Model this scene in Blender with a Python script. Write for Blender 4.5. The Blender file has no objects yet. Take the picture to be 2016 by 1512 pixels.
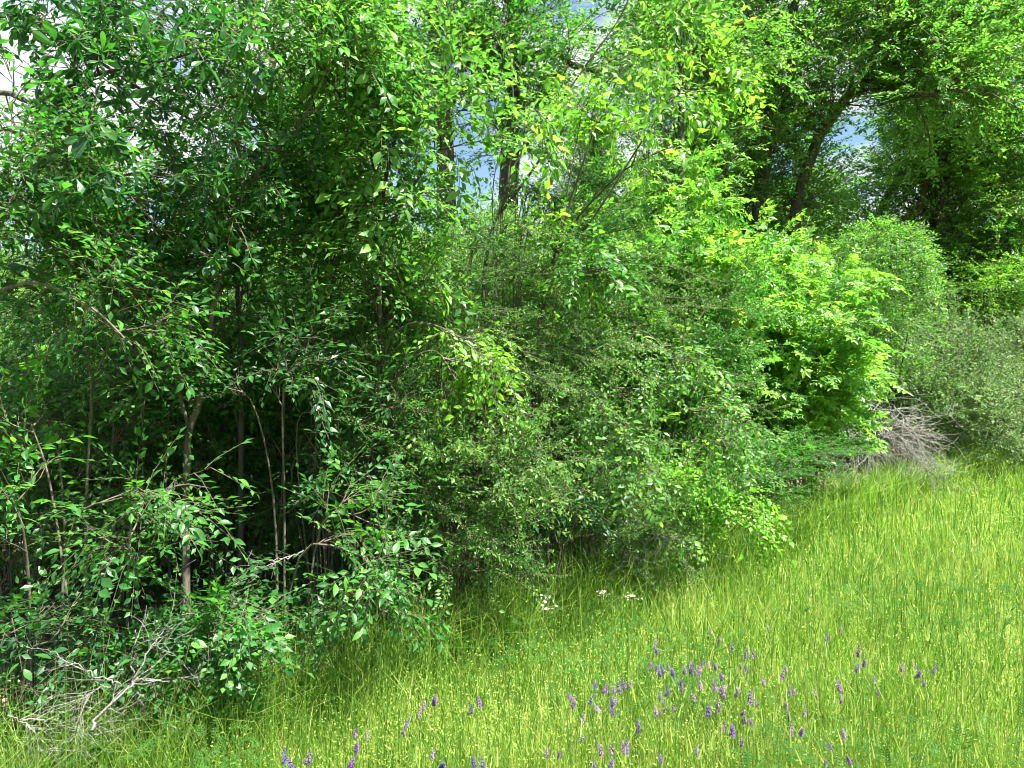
import bpy, math
import numpy as np
from mathutils import Matrix, Vector
R = math.radians
sc = bpy.context.scene
col = sc.collection

# ------------------------------------------------------------------ camera, sky, sun, exposure
CAM = np.array([0.0, 0.0, 1.9]); FPX = 1466.0; PITCH = -1.41
cd = bpy.data.cameras.new('camera'); cam = bpy.data.objects.new('camera', cd); col.objects.link(cam)
cam.location = CAM; cam.rotation_euler = (R(90 + PITCH), 0, 0)
cd.sensor_width = 36; cd.lens = FPX / 2016 * 36; cd.clip_start = 0.05; cd.clip_end = 2000
sc.camera = cam

SUN_EL = 62.0; SUN_DIR = np.array([0.80, -0.50]); SUN_DIR /= np.linalg.norm(SUN_DIR)
w = bpy.data.worlds.new('World'); sc.world = w; w.use_nodes = True
nt = w.node_tree; nt.nodes.clear()
N = nt.nodes.new; Lk = nt.links.new
out = N('ShaderNodeOutputWorld'); bg = N('ShaderNodeBackground'); bg.inputs[1].default_value = 0.05
sky = N('ShaderNodeTexSky'); sky.sky_type = 'NISHITA'; sky.sun_disc = False
sky.sun_elevation = R(SUN_EL); sky.sun_rotation = math.atan2(SUN_DIR[0], SUN_DIR[1]); sky.ozone_density = 3.5; sky.dust_density = 0.3
tc = N('ShaderNodeTexCoord'); mp = N('ShaderNodeMapping'); mp.inputs['Scale'].default_value = (1.0, 1.0, 2.2)
mp.inputs['Location'].default_value = (3.1, 1.7, 0.4)
nz = N('ShaderNodeTexNoise'); nz.inputs['Scale'].default_value = 4.2; nz.inputs['Detail'].default_value = 6; nz.inputs['Roughness'].default_value = 0.55
cr = N('ShaderNodeValToRGB'); cr.color_ramp.elements[0].position = 0.40; cr.color_ramp.elements[1].position = 0.53
mx = N('ShaderNodeMix'); mx.data_type = 'RGBA'
mx.inputs[7].default_value = (5.0, 5.2, 5.6, 1)
Lk(tc.outputs['Generated'], mp.inputs[0]); Lk(mp.outputs[0], nz.inputs['Vector']); Lk(nz.outputs['Fac'], cr.inputs[0])
Lk(cr.outputs[0], mx.inputs[0]); Lk(sky.outputs[0], mx.inputs[6]); Lk(mx.outputs[2], bg.inputs[0]); Lk(bg.outputs[0], out.inputs[0])

sd = bpy.data.lights.new('sun', 'SUN'); sd.energy = 5.0; sd.angle = R(0.5); sd.color = (1.0, 0.95, 0.86)
sun = bpy.data.objects.new('sun', sd); col.objects.link(sun)
ce = math.cos(R(SUN_EL))
sun.rotation_euler = Vector((SUN_DIR[0] * ce, SUN_DIR[1] * ce, math.sin(R(SUN_EL)))).to_track_quat('Z', 'Y').to_euler()
sun.location = (20, 5, 30)
sc.view_settings.view_transform = 'Standard'; sc.view_settings.look = 'None'
sc.view_settings.exposure = 2.2; sc.view_settings.gamma = 1; sc.view_settings.use_curve_mapping = False
sc.render.engine = 'CYCLES'
sc.cycles.max_bounces = 4; sc.cycles.diffuse_bounces = 2; sc.cycles.glossy_bounces = 2; sc.cycles.transmission_bounces = 4
sc.cycles.transparent_max_bounces = 4; sc.cycles.caustics_reflective = False; sc.cycles.caustics_refractive = False
sc.cycles.use_denoising = True; sc.cycles.filter_width = 1.0
sc.cycles.sample_clamp_indirect = 6

# ------------------------------------------------------------------ tools
def nrm(v): return v / (np.linalg.norm(v, axis=-1, keepdims=True) + 1e-9)
def U(px, py, Y):
    """world point seen at photo pixel px,py (2016 wide) at distance Y along the view"""
    x = (px - 1008) / FPX; y = -(py - 756) / FPX; p = R(PITCH)
    t = Y / (math.cos(p) - y * math.sin(p))
    return np.array([t * x, Y, CAM[2] + t * (math.sin(p) + y * math.cos(p))])
def Uz(px, py, z):
    a = U(px, py, 1.0) - CAM
    return CAM + a * ((z - CAM[2]) / a[2])
def path(Y, *pts):
    """stem through photo pixels; Y a number or (Ystart, Yend)"""
    n = len(pts); ya, yb = (Y, Y) if np.isscalar(Y) else Y
    return np.array([U(p[0], p[1], ya + (yb - ya) * i / max(1, n - 1)) for i, p in enumerate(pts)])
def project(P):
    d = P - CAM; p = R(PITCH); f = d[:, 1] * math.cos(p) + d[:, 2] * math.sin(p); u = -d[:, 1] * math.sin(p) + d[:, 2] * math.cos(p)
    return 1008 + FPX * d[:, 0] / f, 756 - FPX * u / f, f

class Geo:
    """collects many small faces and links them as one mesh"""
    def __init__(s): s.v = []; s.l = []; s.c = []; s.t = []; s.n = 0
    def add(s, V, faces, tint):             # V (N,k,3), faces: vertex indices within k
        n, k = V.shape[:2]
        if n == 0: return
        off = (np.arange(n) * k + s.n)[:, None]
        flat = np.concatenate([np.array(f) for f in faces]); cnt = np.array([len(f) for f in faces])
        s.v.append(V.reshape(-1, 3)); s.l.append((off + flat[None]).reshape(-1)); s.c.append(np.tile(cnt, n))
        s.t.append(np.repeat(np.broadcast_to(tint, (n,)), len(faces))); s.n += n * k
    def mesh(s, name, mat, smooth=False, origin=None):
        v = np.concatenate(s.v).astype(np.float32); l = np.concatenate(s.l).astype(np.int32); c = np.concatenate(s.c); t = np.concatenate(s.t).astype(np.float32)
        if origin is not None: v = v - np.asarray(origin, np.float32)
        m = bpy.data.meshes.new(name); m.vertices.add(len(v)); m.vertices.foreach_set('co', v.ravel())
        m.loops.add(len(l)); m.loops.foreach_set('vertex_index', l); m.polygons.add(len(c))
        m.polygons.foreach_set('loop_start', np.concatenate([[0], np.cumsum(c)[:-1]]).astype(np.int32))
        a = m.attributes.new('tint', 'FLOAT', 'FACE'); a.data.foreach_set('value', t)
        m.polygons.foreach_set('use_smooth', np.full(len(c), smooth)); m.update(calc_edges=True)
        m.materials.append(mat); return m
def link(name, mesh, parent=None, **kw):
    o = bpy.data.objects.new(name, mesh); col.objects.link(o); o.parent = parent
    for k, v in kw.items(): o[k] = v
    return o
def empty(name, loc, label, cat, group=None):
    o = bpy.data.objects.new(name, None); col.objects.link(o); o.location = loc; o.empty_display_size = 0.2
    o['label'] = label; o['category'] = cat
    if group: o['group'] = group
    return o
def segs(geo, A, B, ra, rb, tint=0.5, sides=3):
    d = nrm(B - A); h = np.where(np.abs(d[:, 2:3]) < 0.9, np.array([[0, 0, 1.0]]), np.array([[1.0, 0, 0]]))
    x = nrm(np.cross(d, h)); y = np.cross(x, d)
    ang = np.arange(sides) / sides * 2 * np.pi
    ring = x[:, None] * np.cos(ang)[None, :, None] + y[:, None] * np.sin(ang)[None, :, None]
    ra = np.broadcast_to(ra, (len(A),)); rb = np.broadcast_to(rb, (len(A),))
    V = np.concatenate([A[:, None] + ring * ra[:, None, None], B[:, None] + ring * rb[:, None, None]], 1)
    geo.add(V, [(i, (i + 1) % sides, sides + (i + 1) % sides, sides + i) for i in range(sides)], tint)
def smooth_path(P, n):
    P = np.asarray(P, float); k = len(P)
    if k == 2: t = np.linspace(0, 1, n)[:, None]; return P[0] * (1 - t) + P[1] * t
    Q = np.vstack([2 * P[0] - P[1], P, 2 * P[-1] - P[-2]]); res = []
    for u in np.linspace(0, k - 1 - 1e-6, n):
        i = int(u); f = u - i; a, b, c, d = Q[i:i + 4]
        res.append(0.5 * (2 * b + (c - a) * f + (2 * a - 5 * b + 4 * c - d) * f * f + (3 * b - a - 3 * c + d) * f ** 3))
    return np.array(res)
def tube(geo, P, r0, r1, sides=7, rng=None, lump=0.0, flare=0.0, tint=0.5):
    n = len(P); T = nrm(np.gradient(P, axis=0)); x = nrm(np.cross(T, np.array([0.31, 0.77, 0.2]))); y = np.cross(T, x)
    ang = np.arange(sides) / sides * 2 * np.pi; t = np.linspace(0, 1, n)
    rr = (r0 + (r1 - r0) * t)[:, None] * np.ones((1, sides))
    if flare: rr *= 1 + flare * np.exp(-t * 14)[:, None]
    if lump and rng is not None: rr *= 1 + lump * rng.normal(size=(n, sides))
    V = P[:, None] + x[:, None] * (np.cos(ang)[None, :, None] * rr[..., None]) + y[:, None] * (np.sin(ang)[None, :, None] * rr[..., None])
    F = [(i * sides + j, i * sides + (j + 1) % sides, (i + 1) * sides + (j + 1) % sides, (i + 1) * sides + j) for i in range(n - 1) for j in range(sides)]
    geo.add(V.reshape(1, -1, 3), F, tint)
    geo.add(V[-1:].reshape(1, -1, 3), [tuple(range(sides))], tint)

# ------------------------------------------------------------------ materials
def leaf_mat(name, stops, trans, per_object=False, tw=0.45, rough=0.42, spec=0.42):
    m = bpy.data.materials.new(name); m.use_nodes = True; t = m.node_tree; t.nodes.clear(); n = t.nodes.new; l = t.links.new
    o = n('ShaderNodeOutputMaterial'); mix = n('ShaderNodeMixShader'); mix.inputs[0].default_value = tw
    p = n('ShaderNodeBsdfPrincipled'); p.inputs['Roughness'].default_value = rough; p.inputs['Specular IOR Level'].default_value = spec
    tr = n('ShaderNodeBsdfTranslucent'); r1 = n('ShaderNodeValToRGB'); r2 = n('ShaderNodeValToRGB')
    for rp, cols in ((r1, stops), (r2, trans)):
        e = rp.color_ramp.elements
        while len(e) < len(cols): e.new(0.5)
        for i, (q, c) in enumerate(cols): e[i].position = q; e[i].color = (*c, 1)
    if per_object:
        src = n('ShaderNodeObjectInfo'); s = src.outputs['Random']
    else:
        src = n('ShaderNodeAttribute'); src.attribute_name = 'tint'; s = src.outputs['Fac']
    # fine vein / age mottling over each leaf
    g = n('ShaderNodeNewGeometry'); nn = n('ShaderNodeTexNoise'); nn.inputs['Scale'].default_value = 45; nn.inputs['Detail'].default_value = 2
    l(g.outputs['Position'], nn.inputs['Vector'])
    ma = n('ShaderNodeMath'); ma.operation = 'MULTIPLY_ADD'; ma.inputs[1].default_value = 0.25; ma.inputs[2].default_value = -0.125
    l(nn.outputs['Fac'], ma.inputs[0]); ad = n('ShaderNodeMath'); ad.operation = 'ADD'; ad.use_clamp = True
    l(s, ad.inputs[0]); l(ma.outputs[0], ad.inputs[1])
    for rp in (r1, r2): l(ad.outputs[0], rp.inputs[0])
    l(r1.outputs[0], p.inputs['Base Color']); l(r2.outputs[0], tr.inputs['Color'])
    l(p.outputs[0], mix.inputs[1]); l(tr.outputs[0], mix.inputs[2]); l(mix.outputs[0], o.inputs[0])
    return m
def pair(name, stops, trans, **k): return leaf_mat(name, stops, trans, **k), leaf_mat(name + '_single', stops, trans, per_object=True, **k)
MAT = {
 'green': pair('green_leaf', [(0, (.022, .095, .022)), (.5, (.046, .175, .032)), (1, (.105, .28, .045))],
                             [(0, (.04, .20, .015)), (.5, (.09, .38, .022)), (1, (.24, .58, .04))]),
 'bright': pair('bright_leaf', [(0, (.038, .13, .024)), (.5, (.082, .215, .040)), (1, (.16, .31, .06))],
                               [(0, (.08, .31, .026)), (.5, (.18, .49, .045)), (1, (.37, .63, .075))]),
 'yellow': pair('yellow_leaf', [(0, (.055, .19, .018)), (.5, (.12, .29, .028)), (1, (.19, .38, .035))],
                               [(0, (.12, .46, .018)), (.5, (.27, .64, .03)), (1, (.42, .76, .045))]),
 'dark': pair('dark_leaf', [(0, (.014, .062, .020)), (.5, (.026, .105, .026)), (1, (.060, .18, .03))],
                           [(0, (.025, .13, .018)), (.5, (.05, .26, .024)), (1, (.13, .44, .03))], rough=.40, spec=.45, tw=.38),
 'pale': pair('pale_leaf', [(0, (.045, .14, .025)), (.5, (.10, .25, .045)), (1, (.22, .38, .085))],
                           [(0, (.08, .25, .03)), (.5, (.20, .44, .06)), (1, (.44, .60, .13))], rough=.42, spec=.45),
 'sage': pair('sage_leaf', [(0, (.05, .11, .035)), (.5, (.11, .19, .07)), (1, (.22, .30, .13))],
                           [(0, (.08, .20, .04)), (.5, (.18, .34, .08)), (1, (.36, .48, .16))], rough=.5, spec=.4),
 'star': pair('star_leaf', [(0, (.05, .16, .028)), (.5, (.13, .29, .045)), (1, (.27, .41, .06))],
                           [(0, (.09, .34, .025)), (.5, (.22, .54, .045)), (1, (.46, .70, .06))]),
 'grass': pair('grass_blade', [(0, (.045, .13, .022)), (.45, (.17, .285, .04)), (.8, (.32, .40, .09)), (1, (.50, .47, .24))],
                              [(0, (.08, .28, .018)), (.45, (.24, .46, .04)), (.8, (.46, .58, .09)), (1, (.60, .56, .26))], rough=.5, spec=.35),
}
def bark_mat(name, a, b, scale=30, rough=.9):
    m = bpy.data.materials.new(name); m.use_nodes = True; t = m.node_tree; p = t.nodes['Principled BSDF']; n = t.nodes.new; l = t.links.new
    c = n('ShaderNodeTexCoord'); mpn = n('ShaderNodeMapping'); mpn.inputs['Scale'].default_value = (1, 1, .22)
    z = n('ShaderNodeTexNoise'); z.inputs['Scale'].default_value = scale; z.inputs['Detail'].default_value = 6; z.inputs['Roughness'].default_value = .65
    r = n('ShaderNodeValToRGB'); r.color_ramp.elements[0].position = .36; r.color_ramp.elements[1].position = .62
    r.color_ramp.elements[0].color = (*a, 1); r.color_ramp.elements[1].color = (*b, 1)
    bp = n('ShaderNodeBump'); bp.inputs['Strength'].default_value = .7; bp.inputs['Distance'].default_value = .02
    l(c.outputs['Object'], mpn.inputs[0]); l(mpn.outputs[0], z.inputs['Vector']); l(z.outputs['Fac'], r.inputs[0]); l(r.outputs[0], p.inputs['Base Color'])
    l(z.outputs['Fac'], bp.inputs['Height']); l(bp.outputs[0], p.inputs['Normal']); p.inputs['Roughness'].default_value = rough
    return m
BARK = {'grey': bark_mat('grey_bark', (.05, .043, .032), (.15, .13, .10)), 'dark': bark_mat('dark_bark', (.022, .020, .016), (.085, .075, .06), 18),
        'pale': bark_mat('pale_bark', (.16, .13, .09), (.46, .40, .32), 16), 'twig': bark_mat('twig_bark', (.035, .03, .02), (.11, .09, .06), 60),
        'dead': bark_mat('dead_wood', (.075, .073, .066), (.27, .265, .245), 50), 'stem': bark_mat('green_stem', (.06, .10, .03), (.14, .20, .06), 60)}

# ------------------------------------------------------------------ leaf outlines (y along, x across, z up)
def outline(pts, fold=.16, droop=.18, tipdrop=.0):
    """leaf with a folded midrib: pts = half widths at y stations"""
    ys = [p[0] for p in pts]; V = []; F = []
    for y, h in pts:
        z = -droop * y * y
        V += [(-h, y, z + fold * h), (0, y, z), (h, y, z + fold * h)]
    for i in range(len(pts) - 1):
        a, b = 3 * i, 3 * (i + 1); F += [(a, a + 1, b + 1, b), (a + 1, a + 2, b + 2, b + 1)]
    return np.array(V, float), F
def diamond(wd, at=.42, fold=.22, droop=.12):
    V = np.array([(0, 0, 0), (wd, at, fold * wd - droop * at * at), (0, 1, -droop), (-wd, at, fold * wd - droop * at * at), (0, at, -droop * at * at)], float)
    return V, [(0, 1, 2, 4), (0, 4, 2, 3)]
def flat4(wd, at=.45): return np.array([(0, 0, 0), (wd, at, .05), (0, 1, -.1), (-wd, at, .02)], float), [(0, 1, 2, 3)]
def star(full):
    lobes = [(-100, .55), (-48, .85), (0, 1.0), (48, .85), (100, .55)] if full else [(-75, .75), (0, 1.), (75, .75)]
    V = [(0, 0.12, 0)]; F = []
    for a, Ln in lobes:
        a = R(a); dx, dy = math.sin(a), math.cos(a); i = len(V)
        V += [(dx * Ln * .5 - dy * .25, .12 + dy * Ln * .5 + dx * .25, .02), (dx * Ln, .12 + dy * Ln, -.15 * Ln), (dx * Ln * .5 + dy * .25, .12 + dy * Ln * .5 - dx * .25, .02)]
        F.append((0, i, i + 1, i + 2))
    return np.array(V, float), F
SHAPE = {  # name: (near outline, merged outline, far outline)
 'broad': (outline([(0, .012), (.15, .13), (.35, .23), (.55, .225), (.75, .14), (.9, .05), (1, .005)]), diamond(.25), flat4(.25)),
 'round': (outline([(0, .02), (.12, .2), (.35, .33), (.6, .31), (.82, .17), (1, .01)]), diamond(.33), flat4(.33)),
 'narrow': (outline([(0, .01), (.3, .075), (.6, .155), (.8, .165), (.94, .10), (1, .02)], droop=.1), diamond(.17, .68), flat4(.17, .65)),
 'small': (outline([(0, .02), (.3, .22), (.6, .24), (.85, .13), (1, .02)]), flat4(.25), flat4(.25)),
 'star': (star(True), star(False), flat4(.4)),
}
SINGLE = {}
def single_mesh(shape, mi, var):
    key = (shape, mi, var)
    if key not in SINGLE:
        V, F = SHAPE[shape][0]; V = V.copy(); rg = np.random.default_rng(7 * var + 1)
        V[:, 2] += -V[:, 1] ** 2 * (0.05 + .22 * rg.random()) + V[:, 0] * V[:, 1] * rg.normal() * .6; V[:, 0] *= .85 + .3 * rg.random(); V[:, 0] += V[:, 1] ** 2 * rg.normal() * .06
        g = Geo(); g.add(V[None], F, .5); SINGLE[key] = g.mesh('leaf', MAT[mi][1])
    return SINGLE[key]

# ------------------------------------------------------------------ leafy twigs: (leaf pos, leaf basis, leaf length, twig segments)
def basis(d, n):
    y = nrm(d); x = nrm(np.cross(y, n)); z = np.cross(x, y); return np.stack([x, y, z], -1)   # columns
def twig_kind(kind, rg):
    P = []; D = []; Nn = []; Ln = []; S = []
    if kind in ('broad', 'bigbroad', 'round', 'far', 'star'):
        n, L, ll, ang = {'broad': (9, .27, .052, 52), 'bigbroad': (9, .32, .070, 48), 'round': (10, .26, .046, 55), 'far': (12, .46, .095, 50), 'star': (8, .26, .078, 60)}[kind]
        pts = [np.array([0, L * t, -.22 * L * t * t + rg.normal() * .006]) for t in np.linspace(0, 1, 4)]
        S = [(pts[0], pts[1], .0026, .0020), (pts[1], pts[3], .0020, .001)] if kind != 'far' else [(pts[0], pts[3], .004, .002)]
        for i in range(n):
            t = .12 + .88 * i / (n - 1); s = 1 if i % 2 else -1
            a = R(ang + rg.normal() * 14) if i < n - 1 else R(rg.normal() * 12)
            d = np.array([s * math.sin(a), math.cos(a), -.14 + rg.normal() * .26])
            if kind == 'star': d[2] -= .15
            P.append([s * .006, L * t, -.22 * L * t * t]); D.append(d); Nn.append([rg.normal() * .35, rg.normal() * .35, 1]); Ln.append(ll * (.65 + .5 * rg.random()) * (1.1 - .25 * abs(t - .55)))
    elif kind == 'rosette':
        L = .15; S = [(np.zeros(3), np.array([0, L, 0]), .003, .002)]
        for i in range(11):
            t = 1 if i < 8 else rg.uniform(.3, .9); az = i * 2.4 + rg.normal() * .3; a = R(rg.uniform(35, 85) if i < 8 else 60)
            d = np.array([math.sin(a) * math.cos(az), math.cos(a), math.sin(a) * math.sin(az) - .25])
            P.append([0, L * t, 0]); D.append(d); Nn.append([rg.normal() * .4, rg.normal() * .4, 1]); Ln.append(rg.uniform(.05, .092))
    elif kind in ('privet', 'privetfar'):
        L = .34 if kind == 'privet' else .5; n = 34 if kind == 'privet' else 26; z = 0
        pts = [np.array([rg.normal() * .01, L * t, .1 * L * t + rg.normal() * .01]) for t in np.linspace(0, 1, 4)]
        S = [(pts[0], pts[2], .0022, .0016), (pts[2], pts[3], .0016, .001)]
        for i in range(n):
            t = (i + rg.random()) / n; az = rg.uniform(0, 6.28); a = R(rg.uniform(25, 80))
            off = .02 * rg.random()
            d = np.array([math.sin(a) * math.cos(az), math.cos(a), math.sin(a) * math.sin(az)])
            P.append(np.array([0, L * t, .1 * L * t]) + d * off); D.append(d); Nn.append([rg.normal() * .6, rg.normal() * .6, 1]); Ln.append(rg.uniform(.020, .040) * (1 if kind == 'privet' else 1.75))
    P = np.array(P, float); B = basis(np.array(D, float), np.array(Nn, float))
    return P, B, np.array(Ln), np.array([s[0] for s in S]), np.array([s[1] for s in S]), np.array([s[2] for s in S]), np.array([s[3] for s in S])
TW = {k: [twig_kind(k, np.random.default_rng(100 + i)) for i in range(6)] for k in ('broad', 'bigbroad', 'round', 'far', 'star', 'rosette', 'privet', 'privetfar')}

# ------------------------------------------------------------------ branching
def shoots(P, D, L, rg, k=5, up=0.0, wob=.12):
    N_ = len(P); pts = [P]; d = nrm(D); L = np.broadcast_to(L, (N_,))
    for i in range(k):
        pts.append(pts[-1] + d * (L / k)[:, None]); d = nrm(d + np.array([0, 0, up / k]) + rg.normal(size=(N_, 3)) * wob)
    return np.stack(pts, 1)
def at(pts, idx, t):
    k = pts.shape[1] - 1; u = np.clip(t * k, 0, k - 1e-4); i = u.astype(int); f = (u - i)[:, None]
    a = pts[idx, i]; b = pts[idx, i + 1]; return a * (1 - f) + b * f, nrm(b - a)
def side_dirs(T, rg, ang, lift, flat):
    n = len(T); r = rg.normal(size=(n, 3)); r[:, 2] *= flat
    s = nrm(r - T * (r * T).sum(-1, keepdims=True)); a = R(1) * (ang + rg.normal(size=n) * 12)
    d = T * np.cos(a)[:, None] + s * np.sin(a)[:, None]; d[:, 2] += lift
    return nrm(d)
class Plant:
    def __init__(s, seed): s.rg = np.random.default_rng(seed); s.stem = []; s.br = Geo(); s.nbr = 0; s.leaf = []; s.tw = Geo()
    def grow(s, stems, n1, l1, n2=5, l2=.35, ns=6, kind='broad', t0=.3, up1=.25, up2=.0, lift1=.1, ang1=50, flat=.6, rbr=.006, scale=1., droop=.15, pull=None, lend=.45, wob=.1):
        rg = s.rg
        lens = np.array([np.linalg.norm(np.diff(p, axis=0), axis=1).sum() for p, _, _ in stems])
        S = np.stack([smooth_path(p, 12) for p, _, _ in stems])
        idx = rg.choice(len(stems), n1, p=lens / lens.sum()); t = t0 + (1 - t0) * rg.random(n1) ** .9
        P, T = at(S, idx, t); D = side_dirs(T, rg, ang1, lift1, flat)
        if pull is not None: D = nrm(D + np.array(pull))
        L1 = l1 * (1 - (1 - lend) * t) * rg.uniform(.6, 1.25, n1)
        B1 = shoots(P, D, L1, rg, 5, up1, wob)
        for i in range(5): segs(s.br, B1[:, i], B1[:, i + 1], rbr * (1 - .17 * i), rbr * (1 - .17 * (i + 1)), .5, 4)
        i2 = np.repeat(np.arange(n1), n2); t2 = rg.uniform(.12, 1, n1 * n2); P2, T2 = at(B1, i2, t2)
        D2 = side_dirs(T2, rg, 45, 0.02, .45)
        B2 = shoots(P2, D2, l2 * rg.uniform(.6, 1.3, len(P2)), rg, 3, up2, wob)
        for i in range(3): segs(s.tw, B2[:, i], B2[:, i + 1], rbr * .45 * (1 - .2 * i), rbr * .45 * (.8 - .2 * i), .5, 3)
        i3 = np.repeat(np.arange(len(P2)), ns); t3 = rg.uniform(.1, 1, len(i3)); P3, T3 = at(B2, i3, t3)
        D3 = side_dirs(T3, rg, 40, -droop, .45)
        P3 = np.concatenate([P3, B2[:, -1]]); D3 = np.concatenate([D3, nrm(B2[:, -1] - B2[:, -2] + np.array([0, 0, -droop * .3]))])
        s.spray(P3, D3, kind, scale)
    def spray(s, P, D, kind, scale=1., tint=None):
        rg = s.rg; n = len(P); up = np.tile(np.array([0, 0, 1.]), (n, 1)) + rg.normal(size=(n, 3)) * .35
        B = basis(D, up); sc_ = scale * rg.uniform(.75, 1.2, n); var = rg.integers(0, 6, n)
        base = np.clip(rg.normal(.42, .2, n), 0, 1)
        for v in range(6):
            m = np.where(var == v)[0]
            if len(m) == 0: continue
            lp, lb, ll, sa, sb, ra, rb = TW[kind][v]
            pos = P[m][:, None] + np.einsum('nij,kj->nki', B[m], lp) * sc_[m][:, None, None]
            bs = np.einsum('nij,kjl->nkil', B[m], lb); ln = ll[None] * sc_[m][:, None] * rg.uniform(.6, 1.3, (len(m), len(ll)))
            tn = np.clip(base[m][:, None] + rg.normal(size=ln.shape) * .17, 0, 1)
            s.leaf.append((pos.reshape(-1, 3), bs.reshape(-1, 3, 3), ln.ravel(), tn.ravel()))
            A = P[m][:, None] + np.einsum('nij,kj->nki', B[m], sa) * sc_[m][:, None, None]; Bq = P[m][:, None] + np.einsum('nij,kj->nki', B[m], sb) * sc_[m][:, None, None]
            segs(s.tw, A.reshape(-1, 3), Bq.reshape(-1, 3), np.tile(ra, len(m)), np.tile(rb, len(m)), .5, 3)
    def build(s, name, label, cat, base, stems, bark='grey', leafmat='green', shape='broad', lod=1, singles=0, group=None, extra=None, stemname='trunk', sides=7):
        root = empty(name, base, label, cat, group); o = np.asarray(base, float)
        for k, (p, r0, r1) in enumerate(stems):
            L = np.linalg.norm(np.diff(p, axis=0), axis=1).sum(); n = max(8, int(L / .12)); n = min(n, 40)
            g = Geo(); tube(g, smooth_path(p, n), r0, r1, sides, s.rg, .05, .35 if p[0][2] < .2 else 0)
            link(stemname if k == 0 or stemname != 'trunk' else 'limb', g.mesh(stemname, BARK[bark], True, o), root)
        if s.br.n: link('branches', s.br.mesh('branches', BARK[bark], True, o), root, kind='stuff')
        if s.tw.n: link('twigs', s.tw.mesh('twigs', BARK['twig'] if bark != 'dead' else BARK['dead'], False, o), root, kind='stuff')
        if s.leaf:
            P, B, Ln, T = [np.concatenate([q[i] for q in s.leaf]) for i in range(4)]
            keep = P[:, 2] > .03; P, B, Ln, T = P[keep], B[keep], Ln[keep], T[keep]
            far = np.ones(len(P), bool)
            if singles:
                px, py, f = project(P); size = Ln * FPX / np.maximum(f, .2)
                ok = (f > .5) & (px > -5) & (px < 2021) & (py > -5) & (py < 1517) & (size > 10)
                score = np.where(ok, size * (1 + .25 * s.rg.random(len(P))) * (4.5 / np.maximum(f, 1)) , -1); pick = np.argsort(-score)[:singles]; pick = pick[score[pick] > 0]; far[pick] = False
                for i in pick:
                    M = Matrix(np.vstack([np.hstack([B[i] * Ln[i], (P[i] - o)[:, None]]), [0, 0, 0, 1]]).tolist())
                    lo = bpy.data.objects.new('leaf', single_mesh(shape, leafmat, int(i) % 5)); col.objects.link(lo); lo.parent = root; lo.matrix_local = M
            V, F = SHAPE[shape][lod]; g = Geo(); P, B, Ln, T = P[far], B[far], Ln[far], T[far]
            # uneven curl so no two leaves lie alike
            W = np.einsum('nij,kj->nki', B, V) * Ln[:, None, None] + P[:, None]
            g.add(W, F, T)
            link('foliage', g.mesh('foliage', MAT[leafmat][0], False, o), root, kind='stuff')
            STAT.append((name, len(P)))
        return root
STAT = []
def stemdown(p, r0, r1, z=0.0):
    """extend the first point of a stem path down to the ground"""
    p = np.asarray(p, float); a = p[0].copy(); a[2] = z - .03; d = p[0] - p[1]; a[0] += .15 * np.sign(d[0]) * min(.4, abs(d[0])); return (np.vstack([a, p]), r0, r1)
def base_of(st): b = st[0][0][0].copy(); b[2] = 0; return b
def fan(x, y, n, h, spread, rg, r=.015, z0=0.0, lean=(0, 0)):
    out_ = []
    for i in range(n):
        a = 2 * math.pi * (i + rg.random()) / n; s_ = spread * rg.uniform(.35, 1.35); hh = h * rg.uniform(.5, 1.15)
        b = np.array([x + .07 * math.cos(a), y + .07 * math.sin(a), z0 - .03])
        e = np.array([x + s_ * math.cos(a) + lean[0], y + s_ * math.sin(a) + lean[1], z0 + hh])
        m = b * .55 + e * .45 + np.array([0, 0, hh * .12]) + rg.normal(size=3) * .05
        out_.append((np.array([b, m, e]), r * rg.uniform(.8, 1.2), r * .3))
    return out_

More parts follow.
